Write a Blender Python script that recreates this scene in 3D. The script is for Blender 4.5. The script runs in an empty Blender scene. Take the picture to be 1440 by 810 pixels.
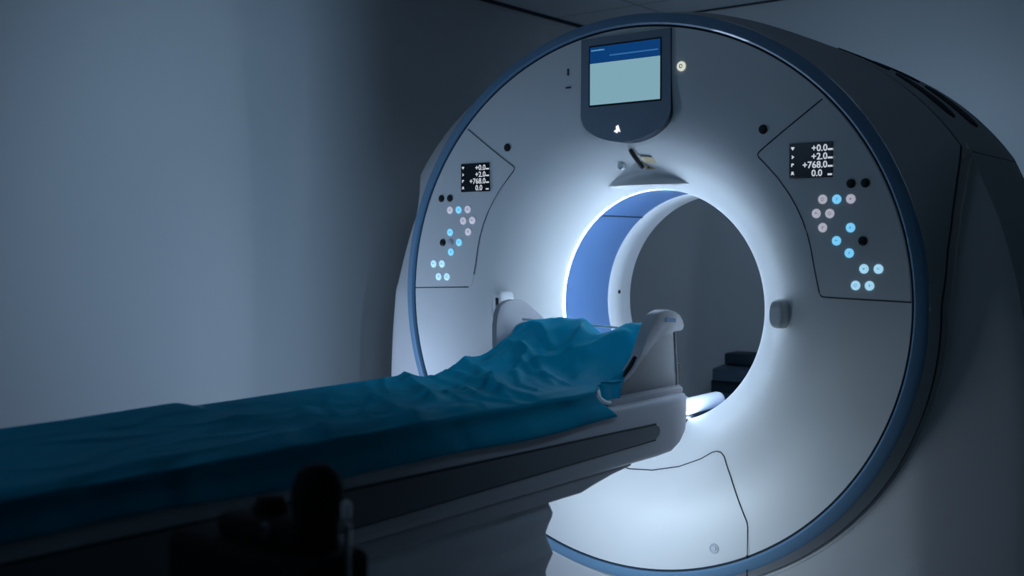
import bpy, bmesh, math, random
from math import sin, cos, pi, sqrt, hypot, atan2
from mathutils import Vector, Matrix
random.seed(7)
scn = bpy.context.scene
COL = scn.collection
ZC = 1.02                      # height of the gantry centre
# ------------------------------------------------------------------ materials
def mat(name, col, rough=.5, metal=0., emit=None, es=1., bump=0., bscale=60., spec=.5, sheen=0., subs=0., coat=0., var=0., vscale=6.):
    m = bpy.data.materials.new(name); m.use_nodes = True
    n = m.node_tree.nodes; l = m.node_tree.links; b = n['Principled BSDF']
    b.inputs['Base Color'].default_value = (*col, 1); b.inputs['Roughness'].default_value = rough
    b.inputs['Metallic'].default_value = metal; b.inputs['Specular IOR Level'].default_value = spec
    if coat: b.inputs['Coat Weight'].default_value = coat
    if sheen: b.inputs['Sheen Weight'].default_value = sheen
    if emit:
        b.inputs['Emission Color'].default_value = (*emit, 1); b.inputs['Emission Strength'].default_value = es
    tc = n.new('ShaderNodeTexCoord')
    if var:
        nz = n.new('ShaderNodeTexNoise'); nz.inputs['Scale'].default_value = vscale; nz.inputs['Detail'].default_value = 4
        l.new(tc.outputs['Object'], nz.inputs['Vector'])
        mx = n.new('ShaderNodeMix'); mx.data_type = 'RGBA'
        mx.inputs['A'].default_value = (*[c*(1-var) for c in col], 1); mx.inputs['B'].default_value = (*[min(1, c*(1+var)) for c in col], 1)
        l.new(nz.outputs['Fac'], mx.inputs['Factor']); l.new(mx.outputs['Result'], b.inputs['Base Color'])
    if bump:
        nz = n.new('ShaderNodeTexNoise'); nz.inputs['Scale'].default_value = bscale; nz.inputs['Detail'].default_value = 5
        l.new(tc.outputs['Object'], nz.inputs['Vector'])
        bp = n.new('ShaderNodeBump'); bp.inputs['Strength'].default_value = bump; bp.inputs['Distance'].default_value = .01
        l.new(nz.outputs['Fac'], bp.inputs['Height']); l.new(bp.outputs['Normal'], b.inputs['Normal'])
    return m
M = {}
M['white'] = mat('white_enamel', (.74, .75, .76), .42, var=.02, vscale=3)
M['shell'] = mat('grey_shell', (.56, .565, .58), .5, var=.02, vscale=3)
M['housing'] = mat('housing_plastic', (.62, .62, .64), .55, bump=.02, bscale=300)
M['trim'] = mat('blue_trim', (.15, .29, .45), .32, coat=.3)
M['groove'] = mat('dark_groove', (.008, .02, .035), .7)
M['black'] = mat('black_plastic', (.008, .009, .011), .4)
M['liner'] = mat('blue_liner', (.11, .21, .42), .4, coat=.2)
M['ringlamp'] = mat('light_ring', (.8, .9, 1), .5, emit=(.66, .84, 1), es=62.)
M['bezel'] = mat('bezel_grey', (.20, .26, .33), .35, coat=.2)
M['scr_blue'] = mat('screen_blue', (0, 0, 0), .3, emit=(.0015, .042, .17), es=1.)
M['scr_pale'] = mat('screen_pale', (0, 0, 0), .3, emit=(.205, .38, .46), es=1.)
M['scr_line'] = mat('screen_line', (0, 0, 0), .3, emit=(.03, .14, .34), es=1.)
M['scr_txt'] = mat('screen_text', (0, 0, 0), .3, emit=(.10, .30, .50), es=1.)
M['lcd'] = mat('display_black', (.004, .008, .014), .25)
M['digits'] = mat('display_digits', (0, 0, 0), .4, emit=(.56, .60, .68), es=1.)
M['b_blue'] = mat('button_blue', (.2, .5, .7), .4, emit=(.18, .58, .90), es=.95)
M['b_pale'] = mat('button_pale', (.6, .75, .85), .4, emit=(.36, .66, .86), es=.9)
M['b_white'] = mat('button_white', (.55, .55, .6), .4, emit=(.42, .42, .50), es=.85)
M['b_icon'] = mat('button_icon', (.1, .25, .4), .4, emit=(.12, .30, .45), es=.8)
M['b_icon_w'] = mat('button_icon_grey', (.2, .2, .25), .4, emit=(.16, .16, .20), es=.8)
M['warm'] = mat('warm_lit_icon', (.6, .6, .5), .4, emit=(.62, .64, .55), es=1.)
M['lit'] = mat('lit_icon', (.8, .8, .8), .4, emit=(.75, .75, .85), es=1.3)
M['tan'] = mat('label_tan', (.72, .58, .36), .6)
M['orange'] = mat('label_orange', (.55, .36, .2), .6)
M['mark'] = mat('icon_dark', (.03, .05, .08), .6)
M['grey'] = mat('recess_grey', (.60, .63, .68), .5)
M['table'] = mat('table_plastic', (.52, .515, .57), .45)
M['inlay'] = mat('table_inlay', (.13, .15, .18), .5)
M['cradle'] = mat('cradle_plastic', (.38, .375, .415), .5)
M['cradle_in'] = mat('cradle_panel', (.09, .095, .115), .5)
M['rod'] = mat('rail_white', (.85, .88, .92), .25)
M['bellows'] = mat('bellows_fabric', (.78, .78, .84), .8, bump=.25, bscale=25)
M['foam'] = mat('foam_black', (.012, .012, .014), .8)
M['sticker'] = mat('sticker_blue', (.02, .16, .36), .5)
M['wall'] = mat('wall_paint', (.56, .565, .57), .8, bump=.03, bscale=200)
M['wall_back'] = mat('wall_paint_grey', (.56, .565, .57), .8, bump=.03, bscale=200)
M['floor'] = mat('floor_vinyl', (.50, .52, .55), .5, var=.06, vscale=4)
M['stand'] = mat('stand_black', (.006, .007, .009), .45)
M['chrome'] = mat('metal_satin', (.32, .34, .38), .25, metal=1.)
M['panel_lamp'] = mat('ceiling_panel', (.7, .8, .9), .5, emit=(.5, .72, 1), es=1.)
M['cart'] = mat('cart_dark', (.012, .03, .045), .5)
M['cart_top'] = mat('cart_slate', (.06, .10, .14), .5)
def cloth():
    m = bpy.data.materials.new('drape_nonwoven'); m.use_nodes = True
    n = m.node_tree.nodes; l = m.node_tree.links; b = n['Principled BSDF']
    b.inputs['Roughness'].default_value = .65; b.inputs['Specular IOR Level'].default_value = .12
    tc = n.new('ShaderNodeTexCoord')
    nz = n.new('ShaderNodeTexNoise'); nz.inputs['Scale'].default_value = 9; nz.inputs['Detail'].default_value = 3
    l.new(tc.outputs['Object'], nz.inputs['Vector'])
    mx = n.new('ShaderNodeMix'); mx.data_type = 'RGBA'
    mx.inputs['A'].default_value = (.0, .37, .55, 1); mx.inputs['B'].default_value = (.0, .48, .68, 1)
    l.new(nz.outputs['Fac'], mx.inputs['Factor']); l.new(mx.outputs['Result'], b.inputs['Base Color'])
    nb = n.new('ShaderNodeTexNoise'); nb.noise_type = 'RIDGED_MULTIFRACTAL'; nb.inputs['Scale'].default_value = 5; nb.inputs['Detail'].default_value = 2; nb.inputs['Distortion'].default_value = .8
    mp = n.new('ShaderNodeMapping'); mp.inputs['Scale'].default_value = (1.5, .8, 1); mp.inputs['Rotation'].default_value = (0, 0, .5)
    l.new(tc.outputs['Object'], mp.inputs['Vector']); l.new(mp.outputs['Vector'], nb.inputs['Vector'])
    bp = n.new('ShaderNodeBump'); bp.inputs['Strength'].default_value = .7; bp.inputs['Distance'].default_value = .07
    l.new(nb.outputs['Fac'], bp.inputs['Height']); l.new(bp.outputs['Normal'], b.inputs['Normal'])
    tr = n.new('ShaderNodeBsdfTranslucent'); tr.inputs['Color'].default_value = (.03, .62, .80, 1)
    ms = n.new('ShaderNodeMixShader'); ms.inputs['Fac'].default_value = .40
    l.new(b.outputs['BSDF'], ms.inputs[1]); l.new(tr.outputs['BSDF'], ms.inputs[2]); l.new(ms.outputs['Shader'], n['Material Output'].inputs['Surface'])
    return m
M['drape'] = cloth()
def ceiling_mat():
    m = bpy.data.materials.new('ceiling_tiles'); m.use_nodes = True
    n = m.node_tree.nodes; l = m.node_tree.links; b = n['Principled BSDF']; b.inputs['Roughness'].default_value = .85
    tc = n.new('ShaderNodeTexCoord'); sp = n.new('ShaderNodeSeparateXYZ'); l.new(tc.outputs['Object'], sp.inputs[0])
    outs = []
    for ax, off in (('X', 1.068), ('Y', -1.812)):
        a = n.new('ShaderNodeMath'); a.operation = 'ADD'; a.inputs[1].default_value = off + 60.0 + .3; l.new(sp.outputs[ax], a.inputs[0])
        f = n.new('ShaderNodeMath'); f.operation = 'WRAP'; f.inputs[1].default_value = .3; f.inputs[2].default_value = -.3; l.new(a.outputs[0], f.inputs[0])
        # wrap to (-.3,.3): joint where value is near +-.3
        g = n.new('ShaderNodeMath'); g.operation = 'ABSOLUTE'; l.new(f.outputs[0], g.inputs[0])
        h = n.new('ShaderNodeMath'); h.operation = 'GREATER_THAN'; h.inputs[1].default_value = .294; l.new(g.outputs[0], h.inputs[0]); outs.append(h)
    mxm = n.new('ShaderNodeMath'); mxm.operation = 'MAXIMUM'; l.new(outs[0].outputs[0], mxm.inputs[0]); l.new(outs[1].outputs[0], mxm.inputs[1])
    mx = n.new('ShaderNodeMix'); mx.data_type = 'RGBA'; mx.inputs['A'].default_value = (.50, .53, .56, 1); mx.inputs['B'].default_value = (.22, .25, .28, 1)
    l.new(mxm.outputs[0], mx.inputs['Factor']); l.new(mx.outputs['Result'], b.inputs['Base Color'])
    return m
M['ceiling'] = ceiling_mat()
# ------------------------------------------------------------------ mesh helpers
def link(name, me, parent=None, m=None, smooth=True, angle=40):
    o = bpy.data.objects.new(name, me); COL.objects.link(o)
    if m is not None:
        for mm in (m if isinstance(m, (list, tuple)) else [m]): me.materials.append(mm)
    if smooth:
        for p in me.polygons: p.use_smooth = True
        try: me.set_sharp_from_angle(angle=math.radians(angle))
        except Exception: pass
    if parent is not None:
        o.parent = parent; o.matrix_parent_inverse = Matrix.Translation(-world_loc(parent))
    return o
def world_loc(o):
    return Vector(o['_w']) if '_w' in o else Vector((0, 0, 0))
def empty(name, loc, label, cat, group=None):
    o = bpy.data.objects.new(name, None); COL.objects.link(o); o.location = loc; o['_w'] = list(loc)
    o.empty_display_size = .05
    o['label'] = label; o['category'] = cat
    if group: o['group'] = group
    return o
def from_bm(name, bm, m, parent=None, smooth=True, angle=40):
    bmesh.ops.recalc_face_normals(bm, faces=bm.faces)
    me = bpy.data.meshes.new(name); bm.to_mesh(me); bm.free()
    return link(name, me, parent, m, smooth, angle)
def mesh(name, vs, fs, m, parent=None, smooth=True, angle=40, recalc=True):
    bm = bmesh.new(); bv = [bm.verts.new(v) for v in vs]
    for f in fs:
        try: bm.faces.new([bv[i] for i in f])
        except ValueError: pass
    if recalc: bmesh.ops.recalc_face_normals(bm, faces=bm.faces)
    me = bpy.data.meshes.new(name); bm.to_mesh(me); bm.free()
    return link(name, me, parent, m, smooth, angle)
def loft(rows, closed=True, cap0=False, cap1=False):
    n = len(rows[0]); vs = [v for r in rows for v in r]; fs = []
    for i in range(len(rows)-1):
        for j in range(n if closed else n-1):
            a = i*n+j; b = i*n+(j+1) % n; fs.append((a, b, b+n, a+n))
    if cap0: fs.append(tuple(range(n)))
    if cap1: fs.append(tuple(range((len(rows)-1)*n, len(rows)*n)))
    return vs, fs
def add_box(bm, x0, x1, y0, y1, z0, z1, bev=0., seg=2):
    r = bmesh.ops.create_cube(bm, size=1)
    vs = r['verts']
    for v in vs: v.co = Vector(((x0+x1)/2+v.co.x*(x1-x0), (y0+y1)/2+v.co.y*(y1-y0), (z0+z1)/2+v.co.z*(z1-z0)))
    if bev:
        es = list({e for v in vs for e in v.link_edges})
        bmesh.ops.bevel(bm, geom=es, offset=bev, segments=seg, affect='EDGES', profile=.5)
def add_tube(bm, pts, r, n=8, closed=False, taper=None):
    pts = [Vector(p) for p in pts]; rings = []
    up = Vector((0, 0, 1))
    for i, p in enumerate(pts):
        a = pts[i-1] if (i or closed) else p; b = pts[(i+1) % len(pts)] if (i < len(pts)-1 or closed) else p
        t = (b-a).normalized()
        s = t.cross(up if abs(t.dot(up)) < .95 else Vector((0, 1, 0))).normalized(); u = s.cross(t)
        rr = r if taper is None else r*taper[i]
        rings.append([bm.verts.new(p+(s*cos(2*pi*k/n)+u*sin(2*pi*k/n))*rr) for k in range(n)])
    m = len(rings)
    for i in range(m if closed else m-1):
        A = rings[i]; B = rings[(i+1) % m]
        for k in range(n): bm.faces.new((A[k], A[(k+1) % n], B[(k+1) % n], B[k]))
    if not closed: bm.faces.new(rings[0]); bm.faces.new(rings[-1])
def add_lathe(bm, prof, origin, axis, n=24):
    """prof: list of (radius, distance along axis)"""
    o = Vector(origin); ax = Vector(axis).normalized()
    s = ax.cross(Vector((0, 0, 1)) if abs(ax.z) < .9 else Vector((1, 0, 0))).normalized(); u = s.cross(ax); rings = []
    for r, d in prof:
        if r < 1e-6: rings.append([bm.verts.new(o+ax*d)])
        else: rings.append([bm.verts.new(o+ax*d+(s*cos(2*pi*k/n)+u*sin(2*pi*k/n))*r) for k in range(n)])
    for A, B in zip(rings, rings[1:]):
        for k in range(n):
            k2 = (k+1) % n
            if len(A) == 1 and len(B) == 1: continue
            if len(A) == 1: bm.faces.new((A[0], B[k], B[k2]))
            elif len(B) == 1: bm.faces.new((A[k], A[k2], B[0]))
            else: bm.faces.new((A[k], A[k2], B[k2], B[k]))
    for R_ in (rings[0], rings[-1]):
        if len(R_) > 2: bm.faces.new(R_)
def prism_x(bm, poly, x0, x1, bev=0., seg=2):
    """polygon in (y,z) extruded along x; x0/x1 may be functions of (y,z)"""
    f = lambda q, y, z: q(y, z) if callable(q) else q
    A = [bm.verts.new((f(x0, y, z), y, z)) for y, z in poly]; B = [bm.verts.new((f(x1, y, z), y, z)) for y, z in poly]
    n = len(poly); fs = [bm.faces.new(A), bm.faces.new(B[::-1])]
    es = []
    for i in range(n):
        bm.faces.new((A[i], A[(i+1) % n], B[(i+1) % n], B[i]))
    if bev:
        es = [e for fc in fs for e in fc.edges]
        bmesh.ops.bevel(bm, geom=es, offset=bev, segments=seg, affect='EDGES', profile=.5)
def rounded(poly, r, seg=5):
    out = []; n = len(poly)
    for i in range(n):
        p = Vector(poly[i]); a = Vector(poly[i-1]); b = Vector(poly[(i+1) % n]); rr = r[i] if isinstance(r, (list, tuple)) else r
        if rr <= 0: out.append(tuple(p)); continue
        da = (a-p); db = (b-p); k = min(rr, da.length*.48, db.length*.48); s = p+da.normalized()*k; e = p+db.normalized()*k
        for t in range(seg+1):
            t /= seg; q = s*(1-t)**2+p*2*t*(1-t)+e*t*t; out.append(tuple(q))
    return out
def catmull(pts, n):
    P_ = [Vector(p) for p in pts]; P_ = [P_[0]*2-P_[1]]+P_+[P_[-1]*2-P_[-2]]; out = []
    for i in range(1, len(P_)-2):
        for k in range(n):
            t = k/n; a, b, c, d = P_[i-1:i+3]
            out.append(.5*((2*b)+(c-a)*t+(2*a-5*b+4*c-d)*t*t+(3*b-3*c+d-a)*t**3))
    out.append(P_[-2]); return out
# ------------------------------------------------------------------ gantry surfaces
PW = 4.3; DD = .20
def ellp(s):            # centre z, half width, half height
    return ZC-.03+.03*s, .385+.515*s, .385+.465*s
def dish(x, z):
    lo, hi = -.2, 1.2
    for _ in range(36):
        s = (lo+hi)/2; cz, a, b = ellp(s)
        if (x/a)**2+((z-cz)/b)**2 > 1: lo = s
        else: hi = s
    s = max(0, min(1, s)); return DD*(1-s)**PW
def patch(name, poly, off, m, parent, step=.025, thick=.004, surf=None, smooth=True, slots=None):
    """piece of sheet following the dished front face, outline poly in (x,z)"""
    surf = surf or dish
    bm = bmesh.new(); vs = [bm.verts.new((x, 0, z)) for x, z in poly]; bm.faces.new(vs)
    bmesh.ops.triangulate(bm, faces=bm.faces[:])
    xs = [p[0] for p in poly]; zs = [p[1] for p in poly]
    if step:
        k = math.floor(min(xs)/step)+1
        while k*step < max(xs):
            bmesh.ops.bisect_plane(bm, geom=bm.verts[:]+bm.edges[:]+bm.faces[:], plane_co=(k*step, 0, 0), plane_no=(1, 0, 0)); k += 1
        k = math.floor(min(zs)/step)+1
        while k*step < max(zs):
            bmesh.ops.bisect_plane(bm, geom=bm.verts[:]+bm.edges[:]+bm.faces[:], plane_co=(0, 0, k*step), plane_no=(0, 0, 1)); k += 1
    for v in bm.verts: v.co.y = surf(v.co.x, v.co.z)-off
    ext = bmesh.ops.extrude_face_region(bm, geom=bm.faces[:])
    for g in ext['geom']:
        if isinstance(g, bmesh.types.BMVert): g.co.y += thick
    return from_bm(name, bm, m, parent, smooth, 30)
def seam(name, pts, parent, r=.0016, m=None, off=.0008, closed=False):
    P2 = []
    for (a, b) in zip(pts, pts[1:]+([pts[0]] if closed else [])):
        n = max(1, int(hypot(b[0]-a[0], b[1]-a[1])/.02))
        for k in range(n): P2.append((a[0]+(b[0]-a[0])*k/n, a[1]+(b[1]-a[1])*k/n))
    if not closed: P2.append(pts[-1])
    bm = bmesh.new(); add_tube(bm, [(x, dish(x, z)-off, z) for x, z in P2], r, 6, closed)
    return from_bm(name, bm, m or M['groove'], parent)
NT = 240
TH = [2*pi*k/NT for k in range(NT)]
def ell(sc, y, th, cz=ZC): return (sc*.90*cos(th), y, cz+sc*.85*sin(th))
# outline of the upper housing, measured from the centre: (x, z)
UP = [(0, 1.936), (.19, 1.917), (.379, 1.866), (.56, 1.792), (.69, 1.727), (.789, 1.662), (.871, 1.592), (.942, 1.515), (.985, 1.457)]
LOW = [(.985, 1.457), (1.038, 1.34), (1.083, 1.233), (1.135, 1.04), (1.17, .8), (1.185, .5), (1.18, .10), (1.12, .03), (.7, .02), (0, .02)]
COLL = [(.985, 1.457), (.979, 1.38), (.972, 1.29), (.965, 1.18), (.9585, 1.03)]
def polar_table(pts):
    return [(atan2(z-ZC, x), hypot(x, z-ZC)) for x, z in pts]
upc = [(p.x, p.y) for p in catmull([Vector((x, z, 0)) for x, z in UP], 8)]
lowc = [(p.x, p.y) for p in catmull([Vector((x, z, 0)) for x, z in LOW[:7]], 6)]+LOW[7:]
TU = sorted(polar_table(upc)); TL = sorted(polar_table(lowc)); TK = sorted(polar_table(COLL))
def rad(T, a):
    if a <= T[0][0]: return T[0][1]
    for (a0, r0), (a1, r1) in zip(T, T[1:]):
        if a <= a1: return r0+(r1-r0)*(a-a0)/(a1-a0)
    return T[-1][1]
A_SH = atan2(1.457-ZC, .985)
def fold(th):           # angle on the right half, in (-pi/2, pi/2)
    a = atan2(sin(th), abs(cos(th))); return a, (1 if cos(th) >= 0 else -1)
def O_(th):             # housing outline
    a, sg = fold(th)
    if a >= A_SH: r = rad(TU, a); return sg*r*cos(a), ZC+r*sin(a)
    # the lower outline as a ray against the polyline
    for (x0, z0), (x1, z1) in zip(lowc, lowc[1:]):
        dx, dz = cos(a), sin(a); ex, ez = x1-x0, z1-z0; D = dx*ez-dz*ex
        if abs(D) < 1e-9: continue
        t = (x0*ez-(z0-ZC)*ex)/D; u = (x0*dz-(z0-ZC)*dx)/D
        if t > 0 and -1e-6 <= u <= 1+1e-6: return sg*t*dx, ZC+t*dz
    return sg*1.1*cos(a), ZC+1.1*sin(a)
def C_(th):             # outer edge of the front collar: (x, y, z)
    a, sg = fold(th)
    if a >= A_SH: r = rad(TU, a); y = .12
    elif a >= .012:
        r = rad(TK, a); k = (a-.012)/(A_SH-.012); y = .05+.07*k
    else:
        sc = 1.065+.012*min(1, (.012-a)/.5)
        den = sqrt((cos(a)/.9)**2+(sin(a)/.85)**2); r = sc/den; y = .05
    return Vector((sg*r*cos(a), y, ZC+r*sin(a)))
# ------------------------------------------------------------------ CT scanner
ct = empty('ct_scanner', (0, .35, 0), 'large white ring-shaped CT scanner with glowing bore and two lit control panels', 'CT scanner')
ss = [0, .012, .03, .055, .085, .12, .16, .2, .25, .3, .36, .43, .5, .58, .66, .74, .82, .9, .96, 1.]
rows = []
for s in ss:
    cz, a, b = ellp(s); rows.append([(a*cos(t), DD*(1-s)**PW, cz+b*sin(t)) for t in TH])
cz, a, b = ellp(0)
rows = [[(a*cos(t)*1.0, DD+.006, cz+b*sin(t)) for t in TH]]+rows+[[ell(1., .03, t) for t in TH]]
link_vs, link_fs = loft(rows)
mesh('front_cover', link_vs, link_fs, M['white'], ct)
# dark joint, blue trim, collar
v, f = loft([[ell(.998, .004, t) for t in TH], [ell(1.009, .004, t) for t in TH], [ell(1.009, .03, t) for t in TH]])
mesh('cover_gap', v, f, M['groove'], ct)
v, f = loft([[ell(1.007, .02, t) for t in TH], [ell(1.008, -.004, t) for t in TH], [ell(1.014, -.008, t) for t in TH], [ell(1.040, -.004, t) for t in TH], [ell(1.050, .004, t) for t in TH], [ell(1.050, .03, t) for t in TH]])
mesh('trim_ring', v, f, M['trim'], ct)
rows = []
for k in range(9):
    t_ = k/8
    r_ = []
    for t in TH:
        A = Vector(ell(1.0505, .006, t)); Cc = C_(t); p = A.lerp(Cc, t_); p.y = A.y+(Cc.y-A.y)*(t_**1.1); r_.append(tuple(p))
    rows.append(r_)
rows.append([(C_(t).x*.999, C_(t).y+.006, ZC+(C_(t).z-ZC)*.999) for t in TH])
rows.append([(C_(t).x*.975, C_(t).y+.012, ZC+(C_(t).z-ZC)*.975) for t in TH])
v, f = loft(rows); mesh('front_collar', v, f, M['shell'], ct, angle=30)
# dark gasket between collar and housing
rows = []
for dy, sc in ((.006, .985), (.008, 1.0), (.026, .998), (.03, .96)):
    rows.append([(C_(t).x*sc, C_(t).y+dy, ZC+(C_(t).z-ZC)*sc) for t in TH])
v, f = loft(rows); mesh('gasket', v, f, M['groove'], ct)
# housing
def yfront(th, x, z):
    a, sg = fold(th); ox, oz = O_(th)
    w = max(0, min(1, (a-.02)/(A_SH-.02))); w = w*w*(3-2*w)
    s = max(0, min(1, (abs(x)-.90)/max(.05, abs(ox)-.90))) if abs(ox) > .93 else 0
    gp = .024*sin(pi*max(0, min(1, a/A_SH)))**.7 if 0 < a < A_SH else 0
    low = gp+.064+(abs(ox)-.90)*.30*max(0, s)+.05*max(0, s-.8)**2*5
    return low*(1-w)+(.137+.05*s*(1 if a < A_SH else 0))*w
rows = []
for k in range(15):
    t_ = k/14; r_ = []
    for th in TH:
        c = C_(th); I = Vector((c.x*.97, 0, ZC+(c.z-ZC)*.97)); ox, oz = O_(th)
        x = I.x+(ox-I.x)*t_; z = I.z+(oz-I.z)*t_; r_.append((x, yfront(th, x, z), z))
    rows.append(r_)
for y in (.30, .45, .60, .69): rows.append([(O_(t)[0], y, O_(t)[1]) for t in TH])
rows.append([(O_(t)[0]*.995, .705, ZC+(O_(t)[1]-ZC)*.995) for t in TH])
rows.append([(O_(t)[0]*.97, .72, ZC+(O_(t)[1]-ZC)*.97) for t in TH])
zb = ZC-.03
for k in range(6):
    r0 = .62-.235*sin(pi/2*k/5); y0 = .72-.07*(1-cos(pi/2*k/5))-.0
    rows.append([(r0*cos(t), y0, zb+r0*sin(t)) for t in TH])
v, f = loft(rows); mesh('housing', v, f, M['housing'], ct, angle=28)
lp = []
for k in range(NT+1):
    th = A_SH-(pi+2*A_SH)*k/NT
    c = C_(th); a, sg = fold(th); x, z = c.x*1.012, ZC+(c.z-ZC)*1.012; lp.append((x, yfront(th, x, z)+.001, z))
bm = bmesh.new(); add_tube(bm, lp, .0035, 6); from_bm('edge_highlight', bm, M['white'], ct)  # white tube stands in for the highlight along the housing edge
# bore
def cyl(name, y0, y1, r0, r1, m, extra=None, n=160):
    T2 = [2*pi*k/n for k in range(n)]
    prof = extra or [(r0, y0), (r1, y1)]
    v, f = loft([[(r*cos(t), y, zb+r*sin(t)) for t in T2] for r, y in prof]); return mesh(name, v, f, m, ct)
cyl('light_ring', 0, 0, 0, 0, M['ringlamp'], [(.3855, .2055), (.389, .206), (.389, .2195), (.3855, .22)])
cyl('bore_liner', 0, 0, 0, 0, M['liner'], [(.3855, .2205), (.384, .222), (.384, .229), (.386, .231), (.386, .498), (.39, .50)])
cyl('rear_ring', 0, 0, 0, 0, M['white'], [(.392, .499), (.382, .502), (.380, .507), (.380, .585), (.384, .59), (.384, .65), (.39, .66)])
bm = bmesh.new(); aa = math.radians(128)
add_tube(bm, [(.3845*cos(aa), .232, zb+.3845*sin(aa)), (.3845*cos(aa), .498, zb+.3845*sin(aa))], .0022, 6); from_bm('liner_joint', bm, M['mark'], ct)
bm = bmesh.new(); aa = math.radians(176)
add_lathe(bm, [(0, -.002), (.007, -.002), (.007, .004)], (.379*cos(aa), .565, zb+.379*sin(aa)), (cos(aa), 0, sin(aa)), 16); from_bm('bore_sensor', bm, M['black'], ct)
# visor over the bore
rows = []
xs = [-.150+.300*k/24 for k in range(25)]
for x in xs:
    q = max(0, 1-(x/.150)**2); zt = 1.386-.05*(x/.15)**2*1.0
    zl = zb+sqrt(.3855**2-x*x); zt = max(zl+.004, 1.384); yt = dish(x, zt)-.085*q if q > 0 else dish(x, zt)
    z2 = 1.384+.042*q**.8+.002; y2 = dish(x, z2)-.001
    r_ = [(x, DD+.004, zl+.001), (x, (DD+yt)/2+.004, max(zl, zt-.004)), (x, yt+.004, zt-.002), (x, yt, zt+.002)]
    z2 = zt+.006+.038*q
    for k in range(1, 11):
        u = k/10; zz = zt+.002+(z2-zt)*u; r_.append((x, dish(x, zz)-.0006-(dish(x, zt)-yt)*(1-u)**2, zz))
    rows.append(r_)
v, f = loft(rows, closed=False); mesh('bore_visor', v, f, M['white'], ct, angle=50)
# monitor
mon_poly = rounded([(-.166, 1.853), (-.166, 1.575), (-.10, 1.533), (0, 1.510), (.10, 1.533), (.166, 1.575), (.166, 1.853)], [0, .05, .05, .06, .05, .05, 0], 6)
FY = -.005
bm = bmesh.new()
A = [bm.verts.new((x, FY, z)) for x, z in mon_poly]; B = [bm.verts.new((x, max(.012, dish(x, z)+.01), z)) for x, z in mon_poly]
ff = bm.faces.new(A)
for i in range(len(A)): bm.faces.new((A[i], A[(i+1) % len(A)], B[(i+1) % len(A)], B[i]))
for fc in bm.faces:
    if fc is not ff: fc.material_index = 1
bmesh.ops.bevel(bm, geom=list(ff.edges), offset=.002, segments=2, affect='EDGES')
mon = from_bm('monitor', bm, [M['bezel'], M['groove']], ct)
def flat(x, z): return FY
def quad(name, x0, x1, z0, z1, off, m, parent, th=.003):
    bm = bmesh.new(); add_box(bm, x0, x1, FY-off, FY-off+th, z0, z1); return from_bm(name, bm, m, parent, False)
quad('screen_frame', -.134, .134, 1.634, 1.829, .0006, M['black'], mon)
quad('screen', -.129, .129, 1.640, 1.772, .0016, M['scr_pale'], mon)
quad('screen_header', -.129, .129, 1.773, 1.824, .0016, M['scr_blue'], mon)
quad('header_line', -.055, .122, 1.7905, 1.7945, .0024, M['scr_line'], mon)
bm = bmesh.new(); x = -.124
for w in (.006, .009, .005, .008, .010, .006, .007): 
    h = .0035+.002*random.random(); add_box(bm, x, x+w-.0015, FY-.0026, FY-.001, 1.811, 1.811+h); x += w
from_bm('header_text', bm, M['scr_txt'], mon, False)
bm = bmesh.new()
for pl in ([(-.004, 1.566), (.004, 1.570), (.012, 1.548), (.004, 1.551), (.0, 1.545), (-.012, 1.551), (-.003, 1.557)],):
    vs = [bm.verts.new((x*1.0-.026, FY-.0025, z)) for x, z in pl]; fc = bm.faces.new(vs)
    e = bmesh.ops.extrude_face_region(bm, geom=[fc])
    for g in e['geom']:
        if isinstance(g, bmesh.types.BMVert): g.co.y += .0035
from_bm('status_light', bm, M['lit'], mon, False)
# small round things on the front
def disc(name, x, z, r, m, parent, h=.006, ring=None, n=24, icon=None):
    y = dish(x, z); bm = bmesh.new()
    add_lathe(bm, [(r, -.003), (r, h*.7), (r*.9, h), (0, h)], (x, y, z), (0, -1, 0), n)
    o = from_bm(name, bm, m, parent)
    return o
BT = [(.65, 1.318, 'w'), (.691, 1.317, 'b'), (.731, 1.317, 'w'), (.631, 1.279, 'w'), (.671, 1.278, 'w'), (.650, 1.239, 'w'), (.731, 1.238, 'b'),
      (.691, 1.202, 'b'), (.766, 1.201, 'k'), (.728, 1.168, 'b'), (.770, 1.125, 'p'), (.810, 1.125, 'p'), (.747, 1.079, 'p'), (.786, 1.079, 'p'),
      (.731, 1.359, 'k'), (.771, 1.359, 'k'), (.731, 1.201, 'f')]
def icon_mesh(bm, x, y, z, kind, s):
    if kind == 0:
        add_tube(bm, [(x+s*.5*cos(t), y, z+s*.5*sin(t)) for t in [k*pi/4 for k in range(8)]], s*.12, 4, True)
    elif kind == 1:
        add_box(bm, x-s*.12, x+s*.12, y-.0006, y+.0006, z-s*.5, z+s*.5); add_box(bm, x+.13*s, x+s*.5, y-.0006, y+.0006, z+s*.05, z+s*.3)
    elif kind == 2:
        vs = [bm.verts.new(q) for q in ((x-s*.5, y-.0005, z+s*.25), (x+s*.5, y-.0005, z+s*.25), (x, y-.0005, z-s*.5))]; bm.faces.new(vs)
    else:
        add_box(bm, x-s*.5, x+s*.5, y-.0006, y+.0006, z-s*.12, z+s*.12); add_box(bm, x-s*.3, x-.05*s, y-.0006, y+.0006, z+.13*s, z+s*.5)
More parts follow.
